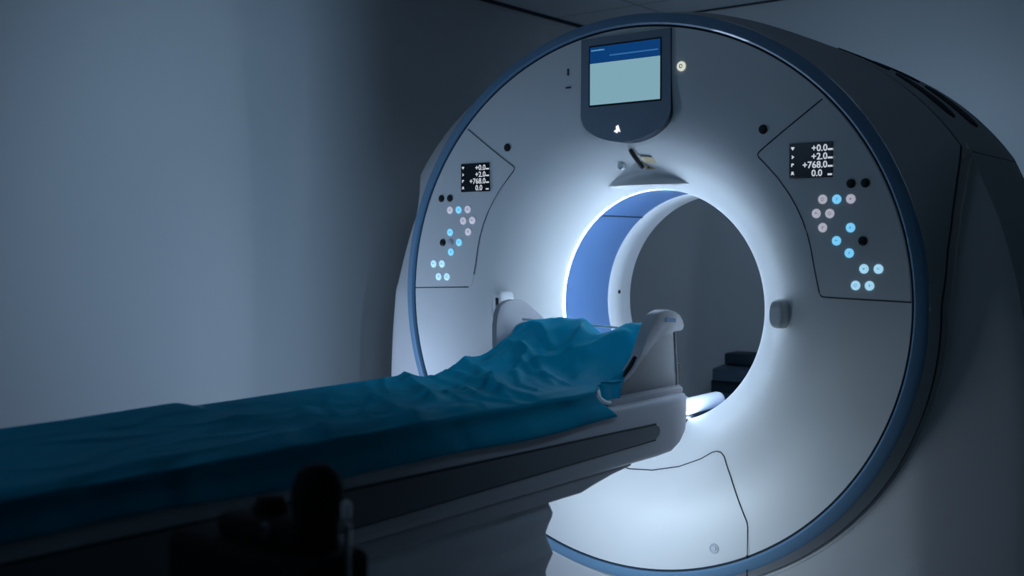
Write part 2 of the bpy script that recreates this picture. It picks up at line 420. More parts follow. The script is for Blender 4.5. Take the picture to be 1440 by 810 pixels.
def text_obj(name, body, size, x, y, z, m, parent, align='RIGHT'):
    c = bpy.data.curves.new(name, 'FONT'); c.body = body; c.size = size; c.align_x = align; c.extrude = .0003; c.offset = .0004; c.resolution_u = 3
    o = bpy.data.objects.new(name, c); COL.objects.link(o)
    dg = bpy.context.evaluated_depsgraph_get(); me = bpy.data.meshes.new_from_object(o.evaluated_get(dg)); bpy.data.objects.remove(o)
    me.transform(Matrix.Translation((x, y, z)) @ Matrix.Rotation(pi/2, 4, 'X')); me.materials.clear()
    return link(name, me, parent, m, False)
def control_panel(sg, label):
    outer = []
    a0 = atan2((1.598-ZC)/.85, .649/.9); a1 = atan2((1.037-ZC)/.85, .90/.9)
    for k in range(21):
        a = a0+(a1-a0)*k/20; outer.append((.997*.9*cos(a), ZC+.997*.85*sin(a)))
    inner = [(.901*.997, 1.037), (.652, 1.044), (.643, 1.048), (.639, 1.056), (.631, 1.089), (.622, 1.13), (.613, 1.179), (.602, 1.222), (.587, 1.262), (.569, 1.299), (.548, 1.334), (.511, 1.384), (.472, 1.425), (.451, 1.446), (.4485, 1.453), (.452, 1.460), (.646, 1.597)]
    if sg < 0: inner2 = inner
    poly = outer+inner[1:-1]
    poly = [(sg*x, z) for x, z in poly]
    p = patch('control_panel', poly, .0012, M['white'], ct); p['label'] = label
    line = [(sg*x, z) for x, z in inner]
    if sg > 0: seam('panel_joint', line, p, .0021)
    else:
        seam('panel_joint', [(sg*x, z) for x, z in inner[:2]]+[(-.669+.0, 1.0445)], p, .0019); seam('panel_joint', [(sg*x, z) for x, z in inner[4:]], p, .0014)
    # readout
    cx = .6145*sg; w = .064
    y0 = min(dish(cx-w, 1.43), dish(cx+w, 1.43), dish(cx, 1.38))-.0005
    bm = bmesh.new(); add_box(bm, cx-w, cx+w, y0-.0032, y0+.012, 1.379, 1.478, .0015, 1); d = from_bm('readout', bm, M['lcd'], p)
    yy = y0-.0036; R_ = cx+w
    for k, (tx, un) in enumerate((('+0.0', 1), ('+2.0', 1), ('+768.0', 1), ('0.0', 0))):
        zz = 1.4535-k*.0232; xr = R_-.0145 if un else R_-.029
        text_obj('readout_digits', tx, .0262, xr, yy, zz-.0005, M['digits'], p)
        bm = bmesh.new(); add_box(bm, R_-.0135, R_+.0005 if un else R_-.001, yy-.0005, yy+.0005, zz+.0005, zz+.0055)
        from_bm('readout_unit', bm, M['digits'], p, False)
        bm = bmesh.new(); xl = cx-w+.011; zi = zz+.0095
        if k == 0: vs = [(-.006, .006), (.006, .006), (.006, .002), (0, -.006), (-.006, .002)]
        elif k == 1: vs = [(-.004, .007), (.006, 0), (-.002, -.007), (-.004, -.003), (-.002, 0)]
        elif k == 2: vs = [(-.005, -.006), (-.002, -.006), (-.001, .0), (.005, .001), (.005, .004), (0, .007), (-.005, .005)]
        else: vs = [(-.006, -.007), (-.004, .001), (-.004, .006), (.004, .006), (.004, .001), (.006, -.007), (.001, -.004), (-.001, -.004)]
        vv = [bm.verts.new((xl+a*.8, yy-.0004, zi+b*.8)) for a, b in vs]; fc = bm.faces.new(vv)
        e = bmesh.ops.extrude_face_region(bm, geom=[fc])
        for g in e['geom']:
            if isinstance(g, bmesh.types.BMVert): g.co.y += .0008
        from_bm('readout_symbol', bm, M['digits'], p, False)
    for i, (x, z, c) in enumerate(BT):
        x *= sg
        if sg < 0:      # the mirrored panel keeps the same left-to-right order of colours
            c = {(.65, 1.318): 'w', (.731, 1.317): 'w', (.691, 1.202): 'p' if False else 'b'}.get((-x, z), c)
        if c == 'f':
            if sg > 0: continue
            m, ic = M['grey'], None
        elif c == 'k': m, ic = M['black'], M['groove']
        elif c == 'w': m, ic = M['b_white'], M['b_icon_w']
        elif c == 'p': m, ic = M['b_pale'], M['b_icon']
        else: m, ic = M['b_blue'], M['b_icon']
        y = dish(x, z)-.001; bm = bmesh.new()
        add_lathe(bm, [(.0128, -.003), (.0128, .0022), (.0115, .0032), (0, .0032)], (x, y, z), (0, -1, 0), 20)
        nf = len(bm.faces)
        if ic: icon_mesh(bm, x, y-.0036, z, i % 4, .008)
        bm.faces.ensure_lookup_table()
        for k in range(nf, len(bm.faces)): bm.faces[k].material_index = 1
        o = from_bm('button', bm, [m, ic or m], p)
        if c != 'f': o['label'] = {'k': 'black unlit button', 'w': 'white lit button', 'p': 'pale blue lit button', 'b': 'bright blue lit button'}[c]
    return p
control_panel(1, 'right control panel')
control_panel(-1, 'left control panel')
for sg in (1, -1):
    o = disc('speaker_port' if False else 'microphone', .4675*sg-.006*(sg < 0), 1.525, .0135, M['black'], ct, .003)
bm = bmesh.new(); y = dish(.2, 1.733)
add_lathe(bm, [(.0145, -.002), (.0145, .003), (.0125, .0045), (0, .0045)], (.2, y, 1.733), (0, -1, 0), 24); nf = len(bm.faces)
icon_mesh(bm, .2, y-.005, 1.733, 0, .0105); bm.faces.ensure_lookup_table()
for k in range(nf, len(bm.faces)): bm.faces[k].material_index = 1
from_bm('indicator_light', bm, [M['warm'], M['mark']], ct)
bm = bmesh.new(); add_lathe(bm, [(.0045, -.001), (.0045, .0012), (0, .0012)], (-.219, dish(-.219, 1.763), 1.763), (0, -1, 0), 12)
add_box(bm, -.2225, -.2155, -.0012, .001, 1.745, 1.759); from_bm('patient_symbol', bm, M['mark'], ct, False)
bm = bmesh.new(); add_box(bm, -.229, -.209, -.0012, .001, 1.703, 1.708); from_bm('table_symbol', bm, M['mark'], ct, False)
# laser slot, ring button and labels above the bore
bm = bmesh.new(); pts = []
for k in range(9):
    u = k/8; x = -.016+.018*u; z = 1.497-.056*u; pts.append((x, dish(x, z)-.004, z))
add_tube(bm, pts, .0075, 10, taper=[.75, 1, 1, 1, 1, 1, 1, 1, .75]); from_bm('laser_slot', bm, M['black'], ct)
disc('ring_button', -.070, 1.448, .0125, M['rod'], ct, .012)
bm = bmesh.new(); y = dish(-.070, 1.448); add_lathe(bm, [(.005, 0), (.005, .0135), (0, .0135)], (-.068, y, 1.442), (0, -1, 0), 12); from_bm('button_centre', bm, M['grey'], ct)
lab = patch('warning_label', [(.006, 1.480), (.054, 1.474), (.061, 1.452), (.014, 1.455)], .0012, M['tan'], ct, .01, .0015)
patch('label_stripe', [(.012, 1.478), (.051, 1.4735), (.052, 1.470), (.013, 1.4745)], .0026, M['mark'], lab, .01, .001)
tri = patch('laser_warning_sign', [(.016, 1.452), (.047, 1.436), (.010, 1.434)], .0012, M['orange'], ct, .01, .0015)
patch('sign_symbol', [(.021, 1.4445), (.031, 1.4385), (.018, 1.4385)], .0028, M['mark'], tri, .01, .001)
# positioning sensors beside the bore
for sg in (-1, 1):
    x = .520*sg if sg < 0 else .509; z = .99; yd = dish(x, z)
    bm = bmesh.new(); pl = []
    for k in range(24):
        t = 2*pi*k/24; e = 3.0; c_, s_ = cos(t), sin(t); pl.append((.0235*math.copysign(abs(c_)**(2/e), c_), .042*math.copysign(abs(s_)**(2/e), s_)))
    sc = [(1.04, yd+.012), (1.0, .030), (.98, .018), (.90, .008), (.75, .003)]
    v, f = loft([[(x+a*k, y, z+b*k) for a, b in pl] for k, y in sc], cap1=True)
    s_ = mesh('laser_pod', v, f, M['white'], ct)
    bm = bmesh.new(); add_box(bm, x-.006 if sg < 0 else x-.015, x+.006 if sg < 0 else x+.015, .0005 if sg < 0 else .0012, .006, z-.018 if sg < 0 else z-.026, z+.020 if sg < 0 else z+.022, .002, 2)
    from_bm('pod_window', bm, M['black'] if sg < 0 else M['rod'], s_)
# lower service cover
SV = [(-.43, .24), (-.43, .36), (-.40, .431), (-.369, .499), (-.338, .553), (-.323, .563), (-.306, .564), (-.29, .559), (-.251, .534), (-.175, .501), (-.081, .478), (0, .472), (.081, .478), (.175, .501), (.251, .534), (.29, .559), (.306, .564), (.323, .563), (.338, .553), (.369, .499), (.40, .431), (.427, .374), (.43, .36), (.43, .273), (.4275, .275)]
arc = []
a0 = -pi/2+atan2(.43/.9, .86)  # right end on the ellipse
for k in range(25):
    t = a0+(-pi-2*a0)*k/24
    arc.append((.997*.9*cos(t), ZC+.997*.85*sin(t)))
svp = [p for p in SV[1:-2]]+arc
sv = patch('service_cover', svp, .0010, M['white'], ct)
seam('cover_joint', [(-.43, .272)]+SV[1:-1], sv, .0017)
bm = bmesh.new(); add_lathe(bm, [(.0165, -.002), (.0165, .002), (.013, .0035), (.008, .001), (.008, .0035), (0, .0035)], (.32, dish(.32, .277), .277), (0, -1, 0), 24)
from_bm('lock_screw', bm, M['grey'], sv)
seam('trim_joint', [(.4275, .275), (.43, .20)], ct, .0022)
# top vents of the housing
def vent(x0, x1, y0, w, sg):
    a_ = []; n = 22
    rows = []
    for k in range(n+1):
        u = k/n; x = x0+(x1-x0)*u; xx = x
        a = None
        for (p, q) in zip(upc, upc[1:]):
            if p[0] <= xx <= q[0]: z = p[1]+(q[1]-p[1])*(xx-p[0])/(q[0]-p[0]); nx, nz = -(q[1]-p[1]), (q[0]-p[0]); break
        L = hypot(nx, nz); nx /= L; nz /= L
        hw = w*.5*sqrt(max(.0, 1-abs(2*u-1)**4))+.002
        rows.append([(sg*(xx+nx*h), y0+s*hw, z+nz*h) for s, h in ((-1, -.004), (-1, .003), (-.8, .004), (.8, .004), (1, .003), (1, -.004))])
    v, f = loft(rows, closed=False); return mesh('vent_slot', v, f, M['groove'], ct)
for sg in (1, -1):
    vent(.735, .905, .335, .095, sg); vent(.76, .915, .53, .10, sg); vent(.56, .715, .335, .095, sg); vent(.60, .74, .53, .10, sg)
for sg in (1, -1):
    bm = bmesh.new(); add_box(bm, min(sg*.972, sg*.9895), max(sg*.972, sg*.9895), .17, .69, 1.434, 1.452, .004, 1); from_bm('shoulder_joint', bm, M['groove'], ct)
# ------------------------------------------------------------------ examination table
tb = empty('examination_table', (0, -1.6, 0), 'long grey examination table with dark side inlay pointing into the scanner bore', 'examination table')
def section(hw, zb_, zt, y, r=.02, n=4):
    P_ = rounded([(hw, zb_), (hw, zt), (-hw, zt), (-hw, zb_)], r, n); return [(x, y, z) for x, z in P_]
st = [(-3.5, .275, .583, .752), (-2.0, .275, .583, .752), (-.6, .275, .585, .752), (-.25, .275, .585, .752), (-.17, .275, .588, .752), (-.12, .272, .605, .752), (-.075, .262, .628, .750), (-.035, .243, .650, .746), (-.01, .215, .668, .741), (.005, .18, .682, .736), (.012, .14, .694, .728)]
v, f = loft([section(h, a, b, y) for y, h, a, b in st], cap0=True, cap1=True); mesh('table_body', v, f, M['table'], tb, angle=35)
top = [(-.272, .682), (-.6, .687), (-1.0, .693), (-1.46, .701), (-2.2, .712), (-3.45, .73)]; bot = [(-.272, .639), (-.6, .636), (-1.0, .630), (-1.46, .623), (-2.2, .612), (-3.45, .60)]
poly = [(-.252, .650), (-.246, .661), (-.252, .674)]+top+bot[::-1]
bm = bmesh.new(); prism_x(bm, poly, .270, .2775, .002, 1); from_bm('side_inlay', bm, M['inlay'], tb, False)
bm = bmesh.new(); prism_x(bm, poly, -.270, -.2775, .002, 1); from_bm('side_inlay', bm, M['inlay'], tb, False)
for dz, P_ in ((.0015, top), (-.001, bot)):
    bm = bmesh.new(); add_tube(bm, [(.2768, y, z+dz) for y, z in P_], .0028 if dz > 0 else .0016, 6); from_bm('inlay_groove', bm, M['groove'], tb)
v, f = loft([section(.262, a, .588, y, .008) for y, a in ((-3.4, .550), (-1.2, .5465), (-.62, .5455), (-.56, .556), (-.47, .570), (-.38, .580))], cap0=True, cap1=True)
mesh('underframe', v, f, M['table'], tb, angle=30)
# mattress pad below the drape
v, f = loft([section(h, .750, z, y, .014) for y, h, z in ((-3.45, .262, .798), (-.70, .262, .798), (-.64, .258, .795), (-.62, .24, .78))], cap0=True, cap1=True)
mesh('mattress', v, f, M['foam'], tb)
# bellows
rows = []; nz_ = 66
for k in range(nz_+1):
    z = .552-(.532)*k/nz_; ph = k/nz_*5.3
    r_ = []
    w = abs(((ph+.18) % 1)*2-1); o_ = .020*(1-w)**1.0
    P_ = rounded([(.235, -2.5), (.235, -.725), (-.235, -.725), (-.235, -2.5)], .03, 4)
    sub = []
    for i in range(len(P_)):
        a = P_[i]; b = P_[(i+1) % len(P_)]; n = max(1, int(hypot(a[0]-b[0], a[1]-b[1])/.08))
        for q in range(n): sub.append((a[0]+(b[0]-a[0])*q/n, a[1]+(b[1]-a[1])*q/n))
    for (x, y) in sub:
        sag = .018*sin(y*3.1+1)+.012*sin(y*7.3+2)*sin(z*9); ph2 = ph+ sag*6*0.9
        w = abs(((ph2+.18) % 1)*2-1); o2 = .014*(1-w)**1.2
        L = hypot(x, 0) or 1
        ny = 1 if y > -.9 else 0
        r_.append((x+math.copysign(o2, x), y+(o2 if y > -.76 else 0), z))
    rows.append(r_)
v, f = loft(rows, cap0=True, cap1=True); mesh('bellows', v, f, M['bellows'], tb, angle=80)
bm = bmesh.new(); add_box(bm, -.27, .27, -2.6, -.70, .002, .045, .01); from_bm('floor_plate', bm, M['table'], tb)
# bright guide rail reaching into the bore
bm = bmesh.new(); add_lathe(bm, [(.0, -.0), (.018, .002), (.026, .010), (.028, .022), (.028, .46), (0, .46)], (.103, .452, .662), (0, -1, 0), 24)
from_bm('guide_rail', bm, M['rod'], tb)
bm = bmesh.new(); add_box(bm, .085, .121, -.05, .40, .612, .640, .004); from_bm('rail_bracket', bm, M['black'], tb)
# ------------------------------------------------------------------ head cradle
hc = empty('head_cradle', (0, -.2, .753), 'grey plastic head cradle with two raised side wings at the table end', 'head rest')
bm = bmesh.new()
bp = rounded([(-.245, -.47), (.250, -.47), (.250, -.06), (.18, -.03), (-.18, -.03), (-.245, -.06)], .02, 4)
A = [bm.verts.new((x, y, .7525)) for x, y in bp]; B = [bm.verts.new((x, y, .770)) for x, y in bp]
bm.faces.new(A); ff = bm.faces.new(B)
for i in range(len(A)): bm.faces.new((A[i], A[(i+1) % len(A)], B[(i+1) % len(A)], B[i]))
bmesh.ops.bevel(bm, geom=list(ff.edges), offset=.005, segments=2, affect='EDGES'); from_bm('base_plate', bm, M['cradle'], hc)
rim = [(-.257, 1.000), (-.235, 1.005), (-.205, 1.005), (-.170, .998), (-.139, .986), (-.115, .972), (-.098, .955), (-.097, .944), (-.107, .938), (-.145, .939), (-.186, .936), (-.210, .930), (-.232, .921), (-.252, .908), (-.270, .893), (-.288, .877), (-.306, .858), (-.325, .838), (-.345, .822), (-.365, .808), (-.385, .800),
       (-.375, .815), (-.355, .832), (-.335, .852), (-.318, .873), (-.306, .892), (-.300, .912), (-.299, .933), (-.296, .955), (-.288, .976), (-.275, .992)]
lean = lambda base, add: (lambda y, z: base+add*max(0, min(1.1, (z-.78)/.2)))
bm = bmesh.new(); prism_x(bm, rim, lean(.200, .040), lean(.226, .050), .004, 2); w = from_bm('side_wing', bm, M['cradle'], hc, angle=30)
bm = bmesh.new(); prism_x(bm, [(-.218, .984), (-.160, .978), (-.156, .966), (-.216, .970)], lean(.22, .045), lean(.2272, .050)); from_bm('blue_sticker', bm, M['sticker'], w, False)
pan = [(-.095, .941), (-.050, .768), (-.400, .768), (-.385, .800), (-.345, .822), (-.306, .858), (-.270, .893), (-.232, .921), (-.186, .934), (-.14, .941)]
bm = bmesh.new(); prism_x(bm, pan, lean(.208, .016), lean(.220, .016), .002, 1); from_bm('gusset', bm, M['cradle_in'], hc, False)
bm = bmesh.new(); add_tube(bm, [(.232, -.092, .936), (.2195, -.050, .768)], .0042, 8); from_bm('gusset_edge', bm, M['cradle'], hc)
lw = [(-.34, .768), (-.330, .83), (-.312, .885), (-.290, .94), (-.272, .975), (-.246, 1.000), (-.215, 1.013), (-.180, 1.017), (-.140, 1.015), (-.112, 1.006), (-.088, .990), (-.068, .970), (-.04, .951), (-.02, .94), (-.02, .768)]
bm = bmesh.new(); prism_x(bm, lw, lambda y, z: -.238-.060*max(0, min(1.1, (z-.78)/.2)), lambda y, z: -.252-.066*max(0, min(1.1, (z-.78)/.2)), .003, 2); w2 = from_bm('side_wing', bm, M['cradle'], hc, angle=30)
lb = [(-.335, .80), (-.30, .86), (-.25, .905), (-.19, .938), (-.12, .955), (-.05, .95), (-.03, .80)]
bm = bmesh.new(); prism_x(bm, lb, lambda y, z: -.226-.060*max(0, min(1.1, (z-.78)/.2)), lambda y, z: -.242-.060*max(0, min(1.1, (z-.78)/.2)), .004, 2); from_bm('wing_pad', bm, M['cradle'], hc)
bm = bmesh.new(); add_tube(bm, [(-.272, -.175, .955), (.235, -.20, .941)], .0035, 8); from_bm('cross_bar', bm, M['grey'], hc)
# curved trough joining the wings
rows = []
for k in range(17):
    u = -1+2*k/16; x = .185*u; z = .80+.08*abs(u)**2.6
    rows.append([(x, y, z+o) for y, o in ((-.25, 0), (-.10, 0), (-.10, -.012), (-.25, -.012))])
v, f = loft(rows, cap0=True, cap1=True); mesh('trough', v, f, M['cradle'], hc, angle=50)
bm = bmesh.new(); add_tube(bm, [(.236, -.318, .875), (.232, -.340, .848), (.226, -.372, .822)], .0075, 8, taper=[.8, 1, .8]); from_bm('strap_slot', bm, M['black'], hc)
bm = bmesh.new(); add_box(bm, .205, .214, -.040, -.018, .765, .835, .002, 1); from_bm('release_latch', bm, M['foam'], hc)
bm = bmesh.new()
pts = [(.240, -.527, .808), (.242, -.529, .795), (.243, -.512, .778), (.243, -.482, .766), (.243, -.445, .7595), (.243, -.415, .7595)]
add_tube(bm, pts, .0065, 8, taper=[1.2, 1.4, 1.3, 1, .8, .6]); from_bm('corner_guard', bm, M['rod'], hc)
# ------------------------------------------------------------------ surgical drape
YS = [-3.45, -2.6, -2.1, -1.75, -1.47, -1.43, -1.15, -1.0, -.90, -.80, -.70, -.61, -.55, -.49, -.43, -.37, -.31, -.26, -.215, -.19]
XS = [-.272, -.235, -.16, -.08, 0, .08, .15, .205, .245, .278]
H = {  # heights at XS
 -3.45: [.822, .822, .815, .812, .812, .811, .811, .811, .811, .806],
 -2.6:  [.822, .822, .815, .812, .812, .811, .811, .811, .811, .806],
 -2.1:  [.822, .822, .815, .812, .812, .811, .811, .812, .812, .806],
 -1.75: [.824, .823, .816, .813, .812, .811, .811, .812, .813, .807],
 -1.47: [.830, .828, .820, .815, .812, .811, .812, .813, .814, .808],
 -1.43: [.817, .818, .815, .812, .812, .811, .811, .812, .813, .808],
 -1.15: [.820, .820, .817, .815, .813, .812, .811, .812, .812, .808],
 -1.0:  [.822, .824, .818, .816, .818, .813, .812, .812, .812, .808],
 -.90:  [.822, .828, .820, .816, .816, .818, .813, .812, .812, .808],
 -.80:  [.822, .832, .822, .818, .815, .814, .816, .812, .812, .808],
 -.70:  [.806, .815, .818, .822, .822, .817, .814, .814, .812, .806],
 -.61:  [.808, .812, .825, .833, .833, .826, .818, .813, .812, .805],
 -.55:  [.822, .830, .842, .848, .846, .838, .824, .815, .811, .804],
 -.49:  [.830, .840, .858, .868, .866, .852, .832, .816, .810, .802],
 -.43:  [.838, .852, .880, .888, .884, .878, .856, .818, .808, .798],
 -.37:  [.852, .876, .906, .918, .914, .904, .888, .828, .805, .79],
 -.31:  [.870, .898, .930, .950, .948, .930, .925, .846, .80, .78],
 -.26:  [.886, .918, .950, .970, .966, .925, .946, .885, .79, .77],
 -.215: [.905, .938, .960, .968, .962, .902, .966, .932, .78, .76],
 -.19:  [.915, .950, .955, .955, .945, .890, .955, .962, .78, .76]}
def interp(tab, x, y):
    def cub(p0, p1, p2, p3, t): return .5*((2*p1)+(p2-p0)*t+(2*p0-5*p1+4*p2-p3)*t*t+(3*p1-3*p2+p3-p0)*t**3)
    return None
from mathutils import noise
def hz(y, x):
    i = 0
    while i < len(YS)-2 and y > YS[i+1]: i += 1
    t = max(0, min(1, (y-YS[i])/(YS[i+1]-YS[i])))
    j = 0
    while j < len(XS)-2 and x > XS[j+1]: j += 1
    u = max(0, min(1, (x-XS[j])/(XS[j+1]-XS[j])))
    a = H[YS[i]]; b = H[YS[i+1]]
    return (a[j]*(1-u)+a[j+1]*u)*(1-t)+(b[j]*(1-u)+b[j+1]*u)*t
def hsm(y, x):          # light smoothing of the control surface
    s = 0; w = 0
    for dy, a in ((-.012, .5), (0, 1), (.012, .5)):
        for dx, b in ((-.010, .5), (0, 1), (.010, .5)):
            s += hz(min(-.19, y+dy), min(.278, max(-.272, x+dx)))*a*b; w += a*b
    return s/w
FOLDS = [([(-.27, -.735), (-.14, -.84), (.08, -1.0)], .016, .030), ([(-.216, -.613), (-.043, -.711), (.13, -.80), (.27, -.83)], .013, .028),
         ([(-.25, -.50), (-.056, -.66), (.069, -.758)], .014, .028), ([(.022, -.70), (.11, -.78), (.195, -.852)], .010, .02), ([(-.2, -.95), (-.05, -1.07), (.12, -1.17), (.26, -1.24)], .010, .035),
         ([(0, -.81), (.18, -.92), (.265, -.90)], .010, .022), ([(.27, -2.2), (.22, -1.8), (.20, -1.5), (.24, -1.2), (.27, -1.0)], .008, .045), ([(-.05, -1.3), (.098, -1.413), (.26, -1.50)], .009, .03),
         ([(-.1, -.42), (.02, -.50), (.16, -.62)], .010, .022), ([(-.24, -.26), (-.12, -.30), (0, -.40)], .012, .02), ([(.02, -.24), (.06, -.36), (.02, -.52)], .012, .018), ([(-.16, -.40), (-.04, -.46), (.02, -.60)], .010, .016), ([(.17, -.26), (.12, -.38), (.04, -.50)], .016, .02), ([(-.2, -.34), (-.19, -.45), (-.24, -.55)], .009, .016), ([(-.15, -1.35), (0, -1.55), (.2, -1.9)], .006, .05),
         ([(-.20, -.70), (-.10, -.76), (.02, -.79)], .007, .010), ([(-.12, -.60), (.02, -.70), (.10, -.74)], .008, .010), ([(.03, -.60), (.12, -.70), (.2, -.74)], .008, .011), ([(-.22, -.86), (-.12, -.96), (-.02, -1.05)], .007, .011),
         ([(.05, -.92), (.16, -.98), (.26, -1.02)], .006, .011), ([(-.05, -.50), (.06, -.57), (.2, -.60)], .008, .011), ([(-.02, -1.10), (.10, -1.25), (.2, -1.33)], .006, .012), ([(-.18, -1.10), (-.05, -1.22), (.1, -1.33)], .006, .012)]
def wrinkle(x, y):
    k = max(0, min(1, (y+1.9)/.9)); z = 0
    # diagonal tension folds running from the far edge towards the near edge
    p = Vector((x*3.2+y*1.5, y*2.2-x*1.3, .3)); n1 = abs(noise.noise(p*1.6)); z += (.5-n1)*.012*k
    q = Vector((x*7+y*5, y*2.5-x*3, 1.7)); z += (.4-abs(noise.noise(q)))*.007*k
    z += noise.noise(Vector((x*2.5, y*1.3, 5)))*.004
    kp = max(0, min(1, (y+.75)/.3))
    if kp: z += (.3-abs(noise.noise(Vector((x*11, y*9+x*6, 2.2)))))*.014*kp
    for pts, h, wd in FOLDS:
        best = 9
        for (ax, ay), (bx, by) in zip(pts, pts[1:]):
            dx, dy = bx-ax, by-ay; t = max(0, min(1, ((x-ax)*dx+(y-ay)*dy)/(dx*dx+dy*dy)))
            qx, qy = x-ax-t*dx, y-ay-t*dy; d = hypot(qx, qy)
            if d < best: best = d; side_ = dx*qy-dy*qx
        ww = wd*(1.0 if side_ > 0 else .45)
        if best < ww*3: z += h*math.exp(-(best/ww)**1.4)
    return z
rows = []; ny = 300
for i in range(ny+1):
    y = -3.45+(3.45-.19)*(i/ny)**.8
    r_ = []
    # far side drop
    zf = hsm(y, -.272)
    for k in range(3, 0, -1): r_.append((-.280-.004*k, y, zf-.02*k-.004))
    for k in range(81):
        x = -.272+.55*k/80; e = min(1, (x+.272)/.04, (.278-x)/.03)
        r_.append((x, y, hsm(y, x)+wrinkle(x, y)*max(.15, e)))
    rows.append(r_)
# the near side panel hangs over the table edge up to y = -.47
def edge_y_limit(x): return 1
vs, fs = loft(rows, closed=False)
n = len(rows[0])
keep = []
for fc in fs:
    cx_ = sum(vs[i][0] for i in fc)/4; cy_ = sum(vs[i][1] for i in fc)/4
    # the front right corner is cut away where the cloth climbs the cradle wing
    lim = .279 if cy_ < -.585 else (.279-(cy_+.585)/.10*.045 if cy_ < -.485 else (.234 if cy_ < -.38 else .234-(cy_+.38)/.08*.024 if cy_ < -.30 else .210))
    if cx_ <= lim: keep.append(fc)
base_n = len(vs)
side = []; idx = [i for i in range(ny+1) if rows[i][-1][1] <= -.585]
for i in idx:
    x, y, z = rows[i][-1]; bz = .729+.022*max(0, min(1, (-1.3-y)/.9))+.004*sin(y*9)+.003*noise.noise(Vector((y*6, 0, 0)))
    col_ = []
    for k in range(1, 9):
        u = k/8; xx = .281-.016*sin(pi*min(1, u*1.25))*(1 if u < .8 else 0)+.010*u+.008*u*noise.noise(Vector((y*5, u*1.5, 9)))
        zz = z+(bz-z)*u; col_.append((max(.2795 if zz < .765 else .267, xx), y+.095*u*max(0, min(1, (y+.9)/.31)), zz))
    side.append(col_)
for c_ in side: vs += c_
for a in range(len(idx)-1):
    i0, i1 = idx[a], idx[a+1]; b0 = base_n+a*8; b1 = b0+8
    e0 = i0*n+n-1; e1 = i1*n+n-1
    keep.append((e0, b0, b1, e1))
    for k in range(7): keep.append((b0+k, b0+k+1, b1+k+1, b1+k))
# weld unused away
bm = bmesh.new(); bv = [bm.verts.new(v) for v in vs]
for fc in keep:
    try: bm.faces.new([bv[i] for i in fc])
    except ValueError: pass
bmesh.ops.delete(bm, geom=[v for v in bm.verts if not v.link_faces], context='VERTS')
dr = from_bm('surgical_drape', bm, M['drape'], None, True, 180)
dr['label'] = 'creased blue surgical drape spread over the table and up onto the head cradle'; dr['category'] = 'drape'
md = dr.modifiers.new('thickness', 'SOLIDIFY'); md.thickness = .0012; md.offset = 1
# short end of cloth hanging inside the near corner
bm = bmesh.new()
rws = []
for k in range(9):
    u = k/8
    L = Vector((.231, -.495, .816)).lerp(Vector((.242, -.492, .770)), u); R_ = Vector((.224, -.358, .842)).lerp(Vector((.241, -.413, .7625)), u)
    rws.append([tuple(L.lerp(R_, q/6)+Vector((.004*sin(q*1.3), 0, 0))) for q in range(7)])
v, f = loft(rws, closed=False); fl = mesh('drape_flap', v, f, M['drape'], dr); fl.parent = dr
md = fl.modifiers.new('thickness', 'SOLIDIFY'); md.thickness = .0012
# ------------------------------------------------------------------ foreground equipment stand
M['stand'].node_tree.nodes['Principled BSDF'].inputs['Roughness'].default_value = .8
M['stand'].node_tree.nodes['Principled BSDF'].inputs['Specular IOR Level'].default_value = .2
es = empty('equipment_stand', (.64, -1.93, 0), 'black out-of-focus equipment stand with a round knob, in front of the table', 'stand')
bm = bmesh.new(); add_box(bm, .475, .788, -2.02, -1.90, .40, .770, .018, 3); from_bm('stand_body', bm, M['stand'], es)
bm = bmesh.new(); add_lathe(bm, [(.0, .048), (.016, .046), (.028, .036), (.035, .018), (.036, 0), (.034, -.02), (.030, -.034), (.030, -.07), (.036, -.09)], (.730, -1.95, .838), (0, 0, 1), 28); from_bm('knob', bm, M['stand'], es)
bm = bmesh.new(); add_lathe(bm, [(0, .03), (.018, .027), (.026, .012), (.028, -.03), (.03, -.05)], (.632, -1.95, .80), (0, 0, 1), 24); from_bm('small_knob', bm, M['stand'], es)
bm = bmesh.new(); add_box(bm, .565, .745, -2.0, -1.92, .765, .806, .016, 2); from_bm('shoulder_block', bm, M['stand'], es)
bm = bmesh.new(); add_lathe(bm, [(0, .003), (.009, .002), (.010, 0)], (.686, -2.005, .798), (0, -1, 0), 16); from_bm('dial', bm, M['chrome'], es)
bm = bmesh.new(); add_tube(bm, [(.789, -1.95, .50), (.789, -1.95, .812)], .0045, 10); from_bm('metal_rod', bm, M['chrome'], es)
bm = bmesh.new(); add_lathe(bm, [(0, .012), (.006, .008), (.007, 0), (.006, -.012), (0, -.016)], (.787, -1.95, .832), (0, 0, 1), 14); from_bm('rod_tip', bm, M['rod'], es)  # white instead of metal paints the glint on the tip
bm = bmesh.new(); add_lathe(bm, [(.03, 0), (.03, .40)], (.64, -1.95, .02), (0, 0, 1), 20); from_bm('column', bm, M['stand'], es)
bm = bmesh.new(); add_lathe(bm, [(.20, 0), (.20, .02), (.15, .035), (0, .035)], (.64, -1.95, .0), (0, 0, 1), 32); from_bm('base', bm, M['stand'], es)
